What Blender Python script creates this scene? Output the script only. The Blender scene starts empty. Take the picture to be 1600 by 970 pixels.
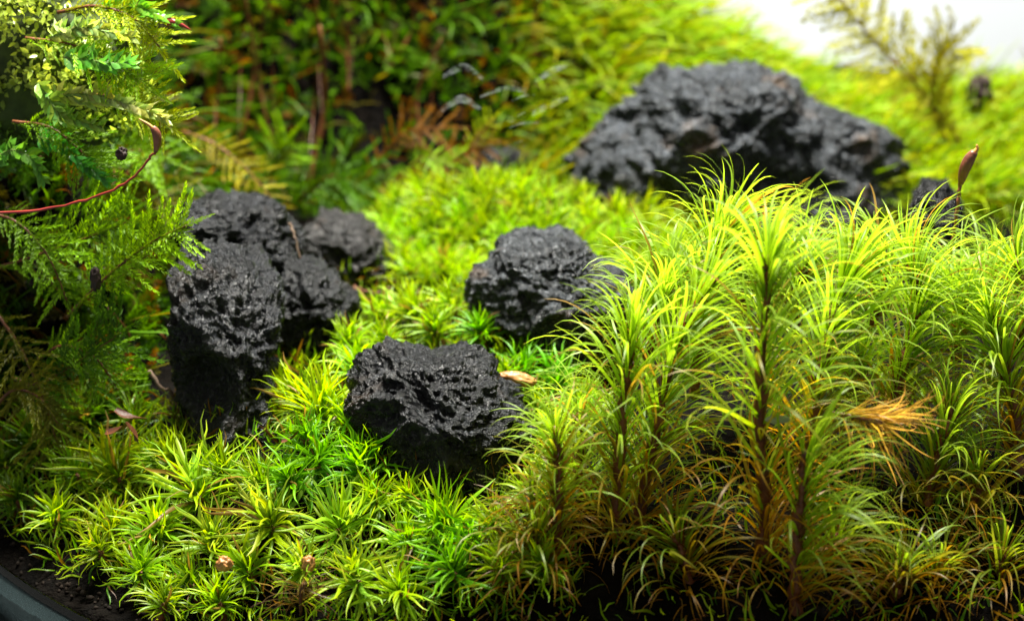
import bpy, bmesh, math, random
import numpy as np
from mathutils import Matrix, Vector

# ------------------------------------------------------------------ units: everything below is written in centimetres
U = 0.01
RS = np.random.RandomState(11)
random.seed(5)
scene = bpy.context.scene
COL = scene.collection

# ------------------------------------------------------------------ camera
PITCH = math.radians(22.0); DIST = 30.0; WIDTH = 14.0
CAM = np.array([0.0, -DIST*math.cos(PITCH), DIST*math.sin(PITCH)])
FWD = np.array([0.0, math.cos(PITCH), -math.sin(PITCH)])
UPV = np.array([0.0, math.sin(PITCH), math.cos(PITCH)])
RGT = np.array([1.0, 0.0, 0.0])
HFOV = 2*math.atan(WIDTH/2/DIST)
cd = bpy.data.cameras.new('camera'); cam = bpy.data.objects.new('camera', cd); COL.objects.link(cam)
cd.sensor_width = 36; cd.lens = 18/math.tan(HFOV/2)
cd.clip_start = 0.01; cd.clip_end = 20
cam.location = CAM*U; cam.rotation_euler = (math.pi/2-PITCH, 0, 0)
cd.dof.use_dof = True; cd.dof.focus_distance = 24.7*U; cd.dof.aperture_fstop = 26
scene.camera = cam

# ------------------------------------------------------------------ world, lamps, exposure
w = bpy.data.worlds.new('World'); scene.world = w; w.use_nodes = True
w.node_tree.nodes['Background'].inputs[0].default_value = (1.0, 0.97, 0.9, 1)
w.node_tree.nodes['Background'].inputs[1].default_value = 0.35

def area(name, loc, target, sx, sy, power, color):
    l = bpy.data.lights.new(name, 'AREA'); l.shape = 'RECTANGLE'; l.size = sx*U; l.size_y = sy*U
    l.energy = power; l.color = color
    o = bpy.data.objects.new(name, l); COL.objects.link(o)
    o.location = Vector(loc)*U
    o.rotation_euler = (Vector(target)-Vector(loc)).to_track_quat('-Z', 'Y').to_euler()
    return o
area('led_lamp', (0.5, 4.0, 30), (0.0, -1.0, 0), 11, 5, 5.8, (1.0, 0.97, 0.88))
area('added_backdrop_light', (6, 30, 26), (8, 62, -8), 30, 12, 4.5, (0.94, 0.99, 1.0))  # added light, out of view, that whitens the backdrop

vs = scene.view_settings
vs.view_transform = 'Standard'; vs.look = 'None'; vs.exposure = 0.0; vs.gamma = 1.0; vs.use_curve_mapping = False
cy = scene.cycles
cy.use_denoising = True
try: cy.denoiser = 'OPENIMAGEDENOISE'
except Exception: pass
cy.max_bounces = 7; cy.diffuse_bounces = 3; cy.glossy_bounces = 3; cy.transmission_bounces = 6; cy.transparent_max_bounces = 8
cy.caustics_reflective = False; cy.caustics_refractive = False
cy.sample_clamp_indirect = 6.0; cy.use_adaptive_sampling = True; cy.adaptive_threshold = 0.015

# ------------------------------------------------------------------ picture <-> place helpers (only used to find where a thing stands)
def at(px, py, y):
    """point on the upright plane Y = y that the photograph shows at pixel (px, py) of 1600 x 970"""
    u = (px-800)/1600*WIDTH/DIST; v = (485-py)/1600*WIDTH/DIST
    d = FWD + RGT*u + UPV*v
    return CAM + d*((y-CAM[1])/d[1])
def proj(p):
    q = np.asarray(p)-CAM; dz = q@FWD
    return 800+(q@RGT)/dz*DIST/WIDTH*1600, 485-(q@UPV)/dz*DIST/WIDTH*1600
def ground_at(px, py):
    """march the pixel's ray to the soil"""
    u = (px-800)/1600*WIDTH/DIST; v = (485-py)/1600*WIDTH/DIST
    d = FWD + RGT*u + UPV*v
    t = np.linspace(17, 46, 600); P = CAM[None]+d[None]*t[:, None]
    below = P[:, 2] < height(P[:, 0], P[:, 1])
    i = int(np.argmax(below)) if below.any() else len(t)-1
    return P[i]

def sstep(a, b, x):
    t = np.clip((np.asarray(x, float)-a)/(b-a), 0, 1); return t*t*(3-2*t)

# vectorised gradient noise -------------------------------------------------
_perm = RS.permutation(512); _perm = np.concatenate([_perm, _perm, _perm])
_grad = RS.normal(size=(512, 3)); _grad /= np.linalg.norm(_grad, axis=1)[:, None]
def noise3(p):
    p = np.asarray(p, float); i = np.floor(p).astype(int); f = p-i; i &= 511
    s = f*f*f*(f*(f*6-15)+10); out = 0
    for dx in (0, 1):
        for dy in (0, 1):
            for dz in (0, 1):
                h = _perm[_perm[_perm[(i[:, 0]+dx) & 511]+((i[:, 1]+dy) & 511)]+((i[:, 2]+dz) & 511)] & 511
                g = _grad[h]; d = f-np.array([dx, dy, dz])
                wgt = (s[:, 0] if dx else 1-s[:, 0])*(s[:, 1] if dy else 1-s[:, 1])*(s[:, 2] if dz else 1-s[:, 2])
                out = out+wgt*(g*d).sum(1)
    return out
def fbm(p, o=4):
    a, r = 1.0, 0
    for k in range(o): r = r+a*noise3(p*(2.03**k)+17.3*k); a *= 0.5
    return r
_jit = RS.rand(512, 3)
def worley(p):
    p = np.asarray(p, float); i = np.floor(p).astype(int); best = np.full(len(p), 9.0)
    for dx in (-1, 0, 1):
        for dy in (-1, 0, 1):
            for dz in (-1, 0, 1):
                c = i+np.array([dx, dy, dz]); cc = c & 511
                h = _perm[_perm[_perm[cc[:, 0]]+cc[:, 1]]+cc[:, 2]] & 511
                best = np.minimum(best, ((c+_jit[h]-p)**2).sum(1))
    return np.sqrt(best)

# the lie of the soil ---------------------------------------------------------
CX, CY, RAD = 2.15, 1.6, 10.5
def height(x, y):
    x = np.asarray(x, float); y = np.asarray(y, float)
    r = np.hypot(x-CX, y-CY)
    z = 0.10*np.sin(1.3*x+0.7)*np.cos(1.1*y+0.3)+0.05*np.sin(2.9*x+1.7*y)
    z = z+0.85*np.exp(-(((x-0.1)/1.7)**2+((y-2.4)/1.2)**2)**1.3)              # round cushion behind the middle rock
    z = z+0.25*np.exp(-(((x+0.6)/1.6)**2+((y+1.6)/1.5)**2))
    z = z+0.3*np.exp(-(((x+2.1)/1.0)**2+((y+4.7)/1.2)**2))                    # hummock left of the front rock
    z = z+4.2*sstep(-4.3, -6.9, x)*sstep(-3.6, 0.4, y)                         # bank along the left wall
    z = z+3.3*sstep(4.6, 8.2, y-0.0*x)*(1-sstep(-1.2, 6.0, x))+0.25*sstep(4, 7, y)
    z = z-1.2*sstep(7.6, 10.5, r)*(1-sstep(-3, 3, y))
    return z
def normal_at(x, y):
    e = 0.15
    n = np.array([height(x-e, y)-height(x+e, y), height(x, y-e)-height(x, y+e), 2*e]); return n/np.linalg.norm(n)

# ------------------------------------------------------------------ node helpers
def mat(name):
    m = bpy.data.materials.new(name); m.use_nodes = True; nt = m.node_tree
    for n in list(nt.nodes): nt.nodes.remove(n)
    out = nt.nodes.new('ShaderNodeOutputMaterial')
    return m, nt, out
def N(nt, t, **kw):
    n = nt.nodes.new(t)
    for k, v in kw.items():
        if k in n.inputs: n.inputs[k].default_value = v
        else: setattr(n, k, v)
    return n
def ramp(nt, fac, stops):
    r = nt.nodes.new('ShaderNodeValToRGB'); e = r.color_ramp.elements
    while len(e) < len(stops): e.new(0.5)
    for k, (p, c) in enumerate(stops): e[k].position = p; e[k].color = c if len(c) == 4 else (*c, 1)
    nt.links.new(fac, r.inputs[0]); return r
def texco(nt): return nt.nodes.new('ShaderNodeTexCoord').outputs['Object']
def tnoise(nt, co, scale, detail=4, rough=0.55):
    n = N(nt, 'ShaderNodeTexNoise', Scale=scale/U, Detail=detail, Roughness=rough); nt.links.new(co, n.inputs['Vector']); return n

def leaf_material(name, sat=1.0, trans=0.5, rough=0.35, spec=0.5, tboost=1.25):
    """wet translucent leaf: colour = mesh tint x object colour"""
    m, nt, out = mat(name); L = nt.links.new
    at_ = N(nt, 'ShaderNodeAttribute', attribute_name='tint'); oi = N(nt, 'ShaderNodeObjectInfo')
    mul = N(nt, 'ShaderNodeMix', data_type='RGBA', blend_type='MULTIPLY'); mul.inputs['Factor'].default_value = 1
    L(at_.outputs['Color'], mul.inputs[6]); L(oi.outputs['Color'], mul.inputs[7])
    nz = tnoise(nt, texco(nt), 14, 3)
    hv = N(nt, 'ShaderNodeHueSaturation', Saturation=sat)
    mr = N(nt, 'ShaderNodeMapRange'); mr.inputs[3].default_value = 0.7; mr.inputs[4].default_value = 1.3
    L(nz.outputs[0], mr.inputs[0]); L(mr.outputs[0], hv.inputs['Value']); L(mul.outputs[2], hv.inputs['Color'])
    p = N(nt, 'ShaderNodeBsdfPrincipled', Roughness=rough); p.inputs['Specular IOR Level'].default_value = spec
    L(hv.outputs[0], p.inputs['Base Color'])
    tr = N(nt, 'ShaderNodeBsdfTranslucent'); tm = N(nt, 'ShaderNodeMix', data_type='RGBA', blend_type='MULTIPLY'); tm.inputs['Factor'].default_value = 1
    L(hv.outputs[0], tm.inputs[6]); tm.inputs[7].default_value = (1.25*tboost, 1.1*tboost, 0.6*tboost, 1); L(tm.outputs[2], tr.inputs[0])
    mx = N(nt, 'ShaderNodeMixShader'); mx.inputs[0].default_value = trans
    L(p.outputs[0], mx.inputs[1]); L(tr.outputs[0], mx.inputs[2]); L(mx.outputs[0], out.inputs[0])
    return m
M_ROS = leaf_material('rosette_moss_leaf', sat=1.1, trans=0.45, rough=0.4, spec=0.35)
M_FORK = leaf_material('fork_moss_leaf', sat=1.08, trans=0.62, rough=0.42, spec=0.35)
M_FROND = leaf_material('feather_moss_leaf', sat=1.1, trans=0.48, rough=0.45, spec=0.3)
M_ROUND = leaf_material('round_moss_leaf', trans=0.45, rough=0.3, spec=0.5)

def simple(name, c1, c2, scale, rough=0.6, bump=0.3, bscale=20, spec=0.4, bdist=0.02):
    m, nt, out = mat(name); L = nt.links.new; co = texco(nt)
    n1 = tnoise(nt, co, scale, 5); r = ramp(nt, n1.outputs[0], [(0.3, c1), (0.7, c2)])
    p = N(nt, 'ShaderNodeBsdfPrincipled', Roughness=rough); p.inputs['Specular IOR Level'].default_value = spec
    L(r.outputs[0], p.inputs['Base Color'])
    n2 = tnoise(nt, co, bscale, 4); b = N(nt, 'ShaderNodeBump', Strength=bump, Distance=bdist*U)
    L(n2.outputs[0], b.inputs['Height']); L(b.outputs[0], p.inputs['Normal']); L(p.outputs[0], out.inputs[0])
    return m
M_STEM = simple('moss_stem', (0.06, 0.016, 0.006), (0.2, 0.065, 0.018), 6, 0.5, 0.5, 30)
M_GSTEM = simple('green_stem', (0.06, 0.12, 0.015), (0.12, 0.18, 0.03), 6, 0.5, 0.3, 20)
M_SOIL = simple('wet_black_soil', (0.0008, 0.0006, 0.0005), (0.004, 0.0026, 0.0015), 3, 0.85, 1.0, 9, 0.06, 0.15)
M_SETA = simple('red_seta', (0.16, 0.012, 0.012), (0.3, 0.03, 0.02), 3, 0.3, 0.1, 30, 0.6)
M_CAPS = simple('brown_capsule', (0.10, 0.028, 0.015), (0.28, 0.09, 0.04), 5, 0.35, 0.4, 25, 0.6)
M_BEAK = simple('ochre_beak', (0.5, 0.22, 0.05), (0.6, 0.3, 0.1), 5, 0.4, 0.2, 20)
M_SEED = simple('tan_seed_husk', (0.26, 0.10, 0.025), (0.45, 0.22, 0.07), 4, 0.4, 0.5, 14)
M_DEAD = simple('dead_brown_leaf', (0.04, 0.012, 0.006), (0.15, 0.05, 0.016), 4, 0.45, 0.6, 14)
M_TWIG = simple('dry_twig', (0.05, 0.03, 0.02), (0.2, 0.13, 0.08), 6, 0.7, 0.8, 18)
M_FLAKE = simple('pale_flake', (0.22, 0.27, 0.12), (0.4, 0.42, 0.25), 4, 0.3, 0.4, 10)
M_GRAIN = simple('dark_grain', (0.01, 0.006, 0.005), (0.05, 0.03, 0.025), 6, 0.65, 0.8, 10, 0.25)
M_TABLE = simple('slate_table', (0.06, 0.085, 0.092), (0.08, 0.11, 0.118), 0.3, 0.9, 0.1, 4, 0.05)
M_WALL = simple('white_backdrop_paper', (0.8, 0.82, 0.83), (0.84, 0.85, 0.86), 0.05, 0.9, 0.02, 2)

def rock_material():
    m, nt, out = mat('black_lava_rock'); L = nt.links.new; co = texco(nt)
    n1 = tnoise(nt, co, 3.0, 8, 0.7)
    r = ramp(nt, n1.outputs[0], [(0.34, (0.0015, 0.0017, 0.0019)), (0.52, (0.0035, 0.004, 0.0045)), (0.74, (0.012, 0.013, 0.0146))])
    nb = tnoise(nt, co, 0.9, 5, 0.6); rb = ramp(nt, nb.outputs[0], [(0.55, (0, 0, 0)), (0.70, (0.85,)*3)])
    mixb = N(nt, 'ShaderNodeMix', data_type='RGBA'); L(rb.outputs[0], mixb.inputs['Factor'])
    L(r.outputs[0], mixb.inputs[6]); mixb.inputs[7].default_value = (0.022, 0.0125, 0.006, 1)
    sp = tnoise(nt, co, 17, 5, 0.75); rsp = ramp(nt, sp.outputs[0], [(0.54, (0, 0, 0)), (0.62, (0.35,)*3), (0.72, (1, 1, 1))])  # pale flecks in the base colour stand in for glints on the grain
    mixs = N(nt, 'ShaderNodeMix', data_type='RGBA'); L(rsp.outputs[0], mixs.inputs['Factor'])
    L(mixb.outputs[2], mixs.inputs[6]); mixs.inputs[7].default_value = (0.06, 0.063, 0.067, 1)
    p = N(nt, 'ShaderNodeBsdfPrincipled'); p.inputs['Specular IOR Level'].default_value = 0.3
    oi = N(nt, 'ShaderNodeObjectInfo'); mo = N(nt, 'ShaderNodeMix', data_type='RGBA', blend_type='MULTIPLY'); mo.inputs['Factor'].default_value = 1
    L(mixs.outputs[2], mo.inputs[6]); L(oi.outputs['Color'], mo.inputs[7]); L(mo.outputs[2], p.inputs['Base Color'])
    rr = ramp(nt, tnoise(nt, co, 8, 4).outputs[0], [(0.3, (0.12,)*3), (0.7, (0.34,)*3)]); L(rr.outputs[0], p.inputs['Roughness'])
    v = N(nt, 'ShaderNodeTexVoronoi', Scale=8/U); nw = tnoise(nt, co, 7, 3)
    va = N(nt, 'ShaderNodeVectorMath', operation='MULTIPLY_ADD'); va.inputs[1].default_value = (0.12*U,)*3
    L(nw.outputs['Color'], va.inputs[0]); L(co, va.inputs[2]); L(va.outputs[0], v.inputs['Vector'])
    n3 = tnoise(nt, co, 24, 4, 0.7)
    b1 = N(nt, 'ShaderNodeBump', Strength=1.0, Distance=0.05*U); L(v.outputs['Distance'], b1.inputs['Height'])
    b2 = N(nt, 'ShaderNodeBump', Strength=0.8, Distance=0.06*U); L(n3.outputs[0], b2.inputs['Height']); L(b1.outputs[0], b2.inputs['Normal'])
    L(b2.outputs[0], p.inputs['Normal']); L(p.outputs[0], out.inputs[0])
    return m
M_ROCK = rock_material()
def glass_material():
    m, nt, out = mat('clear_glass')
    g = N(nt, 'ShaderNodeBsdfGlass', Roughness=0.02, IOR=1.48); g.inputs[0].default_value = (0.93, 0.97, 0.96, 1)
    nt.links.new(g.outputs[0], out.inputs[0]); return m
M_GLASS = glass_material()
def reflection_material():
    m, nt, out = mat('glass_reflection_film'); L = nt.links.new
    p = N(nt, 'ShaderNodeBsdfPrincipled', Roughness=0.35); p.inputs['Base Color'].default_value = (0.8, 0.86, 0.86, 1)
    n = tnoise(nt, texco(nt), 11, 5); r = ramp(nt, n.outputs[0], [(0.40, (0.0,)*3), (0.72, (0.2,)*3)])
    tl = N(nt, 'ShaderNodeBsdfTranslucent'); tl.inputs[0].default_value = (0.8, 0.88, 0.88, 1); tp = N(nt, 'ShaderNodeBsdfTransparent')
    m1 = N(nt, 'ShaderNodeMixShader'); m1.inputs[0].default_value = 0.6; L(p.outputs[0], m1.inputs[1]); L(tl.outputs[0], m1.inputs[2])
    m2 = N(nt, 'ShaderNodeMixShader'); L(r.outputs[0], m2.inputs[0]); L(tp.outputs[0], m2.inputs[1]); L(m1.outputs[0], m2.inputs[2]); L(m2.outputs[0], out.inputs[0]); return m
M_REFLECT = reflection_material()

# ------------------------------------------------------------------ mesh helpers
def quads_mesh(name, V, F, material, tint=None, smooth=True):
    """V (n,3) in cm, F (m,4) or (m,3)"""
    V = np.ascontiguousarray(np.asarray(V, np.float32)*U); F = np.ascontiguousarray(F, np.int32); k = F.shape[1]
    me = bpy.data.meshes.new(name)
    me.vertices.add(len(V)); me.vertices.foreach_set('co', V.ravel())
    me.loops.add(F.size); me.loops.foreach_set('vertex_index', F.ravel())
    me.polygons.add(len(F)); me.polygons.foreach_set('loop_start', np.arange(0, F.size, k, dtype=np.int32))
    if smooth: me.polygons.foreach_set('use_smooth', np.ones(len(F), bool))
    me.update(calc_edges=True)
    if tint is not None:
        a = me.color_attributes.new('tint', 'FLOAT_COLOR', 'POINT')
        t = np.ones((len(V), 4), np.float32); t[:, :3] = tint; a.data.foreach_set('color', t.ravel())
    me.materials.append(material)
    return me
def link(name, me, parent=None, M=None, loc=None, color=None):
    o = bpy.data.objects.new(name, me); COL.objects.link(o)
    if parent is not None: o.parent = parent
    if M is not None: o.matrix_basis = M
    if loc is not None: o.location = Vector(loc)*U
    if color is not None: o.color = (*color, 1)
    return o
def thing(name, label, cat, loc, group=None):
    o = link(name, None, loc=loc); o.empty_display_size = 0.003
    o['label'] = label; o['category'] = cat
    if group: o['group'] = group
    return o
def tag(o, label, cat, group=None):
    o['label'] = label; o['category'] = cat
    if group: o['group'] = group
    return o
def norm(v): v = np.asarray(v, float); return v/(np.linalg.norm(v)+1e-12)
def frame(z, x):
    """3x3 with column 2 along z and column 0 close to x"""
    z = norm(z); x = np.asarray(x, float)-z*(z@np.asarray(x, float))
    if np.linalg.norm(x) < 1e-5: x = np.cross(z, [0.3, 0.9, 0.1])
    x = norm(x); return np.stack([x, np.cross(z, x), z], 1)
def mat4(R3, s, t):
    M = np.eye(4); M[:3, :3] = R3*np.asarray(s); M[:3, 3] = t; return M
def bmat(M):
    A = np.array(M); A[:3, 3] *= U; return Matrix(A.tolist())
def tube(pts, rad, k=6):
    pts = np.asarray(pts, float); n = len(pts); rad = np.broadcast_to(np.asarray(rad, float), (n,))
    T = np.gradient(pts, axis=0); V = []; ref = np.array([0.21, 0.9, 0.37])
    for i in range(n):
        z = norm(T[i]); x = norm(ref-z*(z@ref)); y = np.cross(z, x); ref = x
        a = np.arange(k)*2*math.pi/k
        V.append(pts[i]+rad[i]*(np.cos(a)[:, None]*x+np.sin(a)[:, None]*y))
    V = np.concatenate(V); F = []
    for i in range(n-1):
        for j in range(k): F.append((i*k+j, i*k+(j+1) % k, (i+1)*k+(j+1) % k, (i+1)*k+j))
    V = np.concatenate([V, pts[:1], pts[-1:]]); a, b = len(V)-2, len(V)-1
    for j in range(0, k, 2):
        F.append((a, (j+2) % k, j+1, j)); F.append((b, (n-1)*k+j, (n-1)*k+j+1, (n-1)*k+(j+2) % k))
    return V, np.array(F)
def spline(P, n):
    P = np.asarray(P, float)
    if len(P) == 2: return P[0]+(P[1]-P[0])*np.linspace(0, 1, n)[:, None]
    Q = np.concatenate([[2*P[0]-P[1]], P, [2*P[-1]-P[-2]]]); out = []
    for t in np.linspace(0, len(P)-1-1e-6, n):
        i = int(t); f = t-i; a, b, c, d = Q[i:i+4]
        out.append(0.5*((2*b)+(c-a)*f+(2*a-5*b+4*c-d)*f*f+(3*b-a-3*c+d)*f**3))
    return np.array(out)
class Joined:
    """many small leaves gathered into one part"""
    def __init__(s): s.V, s.F, s.T, s.n = [], [], [], 0
    def add(s, V, F, T, M=None, color=(1, 1, 1)):
        if M is not None: V = V@M[:3, :3].T+M[:3, 3]
        s.V.append(V); s.F.append(np.asarray(F)+s.n); s.T.append(np.asarray(T)*np.asarray(color)); s.n += len(V)
    def mesh(s, name, material): return quads_mesh(name, np.concatenate(s.V), np.concatenate(s.F), material, np.concatenate(s.T))

# leaf blades ------------------------------------------------------------------
def blade(L, W, bend, segs, fold, wide_at=0.25, wave=0.0, twist=0.0, base_t=(1, 1, 1), tip_t=(1, 1, 1), early=1.0):
    """ribbon leaf from the origin along +Z, curving towards +X by the angle bend; width along Y; channelled by fold"""
    t = np.linspace(0, 1, segs+1); ang = bend*t**early
    dx = np.sin(ang); dz = np.cos(ang)
    cx = np.concatenate([[0], np.cumsum((dx[1:]+dx[:-1])/2)])*L/segs; cz = np.concatenate([[0], np.cumsum((dz[1:]+dz[:-1])/2)])*L/segs
    wd = W/2*np.where(t < wide_at, 0.55+0.45*np.sin(t/wide_at*math.pi/2), np.cos((t-wide_at)/(1-wide_at)*math.pi/2)**0.75)
    wd = np.maximum(wd, W*0.03)
    V = []; T = []
    for i in range(segs+1):
        a = twist*t[i]; nx, nz = math.cos(ang[i]), -math.sin(ang[i])          # leaf normal in the XZ plane
        off = wave*L*math.sin(t[i]*5.5)*t[i]
        c = np.array([cx[i], off, cz[i]]); s = np.array([math.sin(a)*nx, math.cos(a), math.sin(a)*nz]); n = np.array([nx, 0, nz])
        row = [c-s*wd[i]+n*fold*wd[i], c, c+s*wd[i]+n*fold*wd[i]] if fold else [c-s*wd[i], c+s*wd[i]]
        col = np.array(base_t)*(1-t[i])+np.array(tip_t)*t[i]
        V += row; T += [col*(1.0 if len(row) == 2 or j != 1 else 0.86) for j in range(len(row))]
    k = 3 if fold else 2; F = []
    for i in range(segs):
        for j in range(k-1): F.append((i*k+j, i*k+j+1, (i+1)*k+j+1, (i+1)*k+j))
    return np.array(V), np.array(F), np.array(T)

# ------------------------------------------------------------------ setting
def disc_soil():
    rings, seg = 120, 260; V = []
    rr = np.concatenate([np.linspace(0, 1, rings)*RAD, [RAD+0.05, RAD-0.12, RAD-0.8, RAD-1.9, RAD-3.2]])
    for k, r in enumerate(rr):
        a = np.arange(seg)*2*math.pi/seg; x = CX+r*np.cos(a); y = CY+r*np.sin(a); z = height(x, y)
        p = np.stack([x*1.0, y, z*0], 1)
        z = z+0.10*fbm(p*1.6, 4)+0.05*noise3(p*7)
        if k >= rings: z = np.minimum(z, 0.0)*0+np.array([-1.5, -1.98, -2.44, -2.66, -2.72])[k-rings]
        V.append(np.stack([x, y, z], 1))
    V = np.concatenate(V); n = len(rr); F = []
    i = np.arange(n-1)[:, None]*seg; j = np.arange(seg)[None]; j2 = (j+1) % seg
    F = np.stack([i+j, i+j2, i+seg+j2, i+seg+j], -1).reshape(-1, 4)
    o = link('soil', quads_mesh('soil', V, F, M_SOIL)); o['kind'] = 'structure'; o['label'] = 'wet black soil under the moss'
disc_soil()

def plane_box(name, x0, x1, y0, y1, z0, z1, m):
    V = np.array([(x, y, z) for z in (z0, z1) for y in (y0, y1) for x in (x0, x1)], float)
    F = np.array([(0, 2, 3, 1), (4, 5, 7, 6), (0, 1, 5, 4), (2, 6, 7, 3), (0, 4, 6, 2), (1, 3, 7, 5)])
    o = link(name, quads_mesh(name, V, F, m, smooth=False)); o['kind'] = 'structure'; return o
plane_box('table', -60, 60, -60, 13.5, -5.0, -2.96, M_TABLE)
plane_box('backdrop', -120, 140, 70, 72, -90, 90, M_WALL)

def dish():
    prof = [(RAD+0.03, -1.15), (RAD+0.02, -1.6), (RAD-0.2, -1.95), (RAD-0.88, -2.38), (RAD-1.98, -2.58), (RAD-3.0, -2.62),
            (RAD-3.0, -2.94), (RAD-1.9, -2.90), (RAD-0.7, -2.62), (RAD-0.05, -2.16), (RAD+0.17, -1.62), (RAD+0.17, -1.2), (RAD+0.10, -1.08)]
    P = spline(prof+[prof[0]], 60)[:-1]; seg = 200; V = []
    a = np.arange(seg)*2*math.pi/seg
    for r, z in P: V.append(np.stack([CX+r*np.cos(a), CY+r*np.sin(a), np.full(seg, z)], 1))
    V = np.concatenate(V); n = len(P)
    i = np.arange(n)[:, None]; j = np.arange(seg)[None]; j2 = (j+1) % seg; i2 = (i+1) % n
    F = np.stack([i*seg+j, i2*seg+j, i2*seg+j2, i*seg+j2], -1).reshape(-1, 4)
    me = quads_mesh('wall', V, F, M_GLASS); b_ = bmesh.new(); b_.from_mesh(me); bmesh.ops.recalc_face_normals(b_, faces=b_.faces); b_.to_mesh(me); b_.free()
    return me
BOWL = thing('glass_bowl', 'clear glass bowl whose rounded edge shows below the moss at lower left', 'glass bowl', (CX, CY, -2.94))
_b = link('bowl_base', dish(), BOWL); _b.location = Vector((-CX, -CY, 2.94))*U

# ------------------------------------------------------------------ rocks
_bm = bmesh.new(); bmesh.ops.create_icosphere(_bm, subdivisions=7, radius=1.0)
ICO_V = np.array([v.co[:] for v in _bm.verts]); ICO_F = np.array([[l.index for l in f.verts] for f in _bm.faces]); _bm.free()
ROCK_PX = []; ROCK_BASE = []
def rock(poly, y0, D, label, seed, lumps=(), rough=1.0, back=1.0, name='lava_rock', sink=0.0, chips=18, tone=(1, 1, 1)):
    P = np.array([at(px, py, y0) for px, py in poly]); c0 = P.mean(0)
    q = np.stack([(P-c0)@RGT, (P-c0)@UPV], 1)
    d = ICO_V; th = np.arctan2(d[:, 1], d[:, 0])
    tt = np.linspace(-math.pi, math.pi, 721); R = np.zeros(721)
    A = q; B = np.roll(q, -1, 0)
    for k, t in enumerate(tt):
        e = np.array([math.cos(t), math.sin(t)]); s = B-A
        den = e[0]*s[:, 1]-e[1]*s[:, 0]; den = np.where(abs(den) < 1e-9, 1e-9, den)
        r_ = (A[:, 0]*s[:, 1]-A[:, 1]*s[:, 0])/den; u_ = (A[:, 0]*e[1]-A[:, 1]*e[0])/den
        ok = (u_ >= -1e-6) & (u_ <= 1+1e-6) & (r_ > 0); R[k] = r_[ok].max() if ok.any() else 0.3
    Rv = np.interp(th, tt, R); cphi = np.hypot(d[:, 0], d[:, 1]); sphi = d[:, 2]
    prof = np.maximum(cphi, 1e-6)**0.62
    u = Rv*prof*np.cos(th); v = Rv*prof*np.sin(th); wv = D*np.sign(sphi)*abs(sphi)**0.8
    wv = np.where(wv < 0, wv*back, wv)
    for (lx, ly, lr, lh) in lumps:
        lp = at(lx, ly, y0)-c0; lu, lv = lp@RGT, lp@UPV; rr = lr*0.0085
        wv = wv+np.where(sphi > -0.1, lh*np.exp(-((u-lu)**2+(v-lv)**2)/rr**2), 0)
    X = c0+u[:, None]*RGT+v[:, None]*UPV-wv[:, None]*np.array([0, 1, 0])
    sz = np.median(Rv); rs = np.random.RandomState(seed)
    X = c0+(X-c0)*1.05
    for k in range(chips):                                                     # chipped faces
        pn = norm(rs.normal(size=3)+np.array([0, -0.35, 0.1])); dist = (X-c0)@pn; lim = np.quantile(dist, rs.uniform(0.90, 0.98))
        over = np.maximum(dist-lim, 0); X = X-pn*(over*0.85)[:, None]
    n = norm_rows(X-c0); s = X+seed*13.7
    warp = s+0.3*np.stack([noise3(s*1.7+5), noise3(s*1.7+31), noise3(s*1.7+67)], 1)
    big = 1-2.0*abs(noise3(warp*0.9)); mid = 1-2.2*abs(noise3(warp*2.1)); cell = worley(warp*2.6); pit2 = worley(warp*6.5+3)
    disp = 0.15*sz*(big-0.62)+0.15*rough*(mid-0.5)-0.14*rough*(cell-0.55)+0.10*rough*(pit2-0.5)+0.06*rough*fbm(s*6, 4)+0.06*(1-2*abs(noise3(s*9+4))-.5)+0.05*(worley(s*13+9)-0.5)+0.035*(worley(s*24+1)-0.5)+0.016*noise3(s*34)
    X = X+n*(disp+rs.normal(size=len(X))*0.0055)[:, None]
    for ax, qq in ((RGT, 0), (UPV, 1)):                                     # keep the outline's true extent
        a = (X-c0)@ax; lo, hi = q[:, qq].min(), q[:, qq].max(); a0, a1 = np.quantile(a, [.012, .988]); f = (hi-lo)/(a1-a0)
        X = X+((a-a0)*f+lo-a)[:, None]*ax
    base = X[:, 2].min()
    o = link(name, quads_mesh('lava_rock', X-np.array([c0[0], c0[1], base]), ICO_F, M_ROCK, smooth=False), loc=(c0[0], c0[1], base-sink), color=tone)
    ROCK_BASE.append((c0[0], c0[1], q[:, 0].max()*.5-q[:, 0].min()*.5, D))
    tag(o, label, 'rock', 'black lava rocks among the moss')
    ROCK_PX.append((np.array(poly, float), y0))
    return o
def norm_rows(a): return a/(np.linalg.norm(a, axis=1)[:, None]+1e-9)

rock([(885, 250), (898, 205), (935, 185), (980, 158), (1022, 112), (1058, 98), (1110, 112), (1150, 108), (1192, 92), (1232, 118), (1246, 152), (1290, 168), (1340, 192),
      (1385, 225), (1402, 262), (1405, 320), (1370, 380), (1250, 410), (1050, 400), (930, 360), (890, 305)], 3.9, 1.1,
     'largest dark grey lava rock, behind the tall green moss at the back', 3,
     lumps=[(1100, 160, 60, 0.3), (1190, 130, 40, .25), (1240, 280, 110, -0.45), (990, 240, 70, 0.25), (1080, 300, 60, -.2)], rough=1.35, chips=5, tone=(5, 5.2, 5.5))
rock([(270, 390), (280, 335), (310, 308), (345, 298), (390, 305), (430, 330), (455, 360), (468, 395), (470, 430), (430, 465), (350, 470), (285, 440)],
     -0.9, 0.75, 'black lava rock with domed top, rising behind the tall porous left rock', 7, lumps=[(330, 375, 70, -0.3)], tone=(1.6, 1.6, 1.7))
rock([(420, 435), (450, 408), (490, 410), (530, 435), (553, 470), (550, 520), (525, 555), (470, 570), (425, 550), (412, 490)],
     -1.5, 0.5, 'black craggy lava rock wedged between the tall left rock and the small rounded rock', 15, lumps=[(500, 440, 40, .2)], chips=8, tone=(1.6, 1.6, 1.6))
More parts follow.
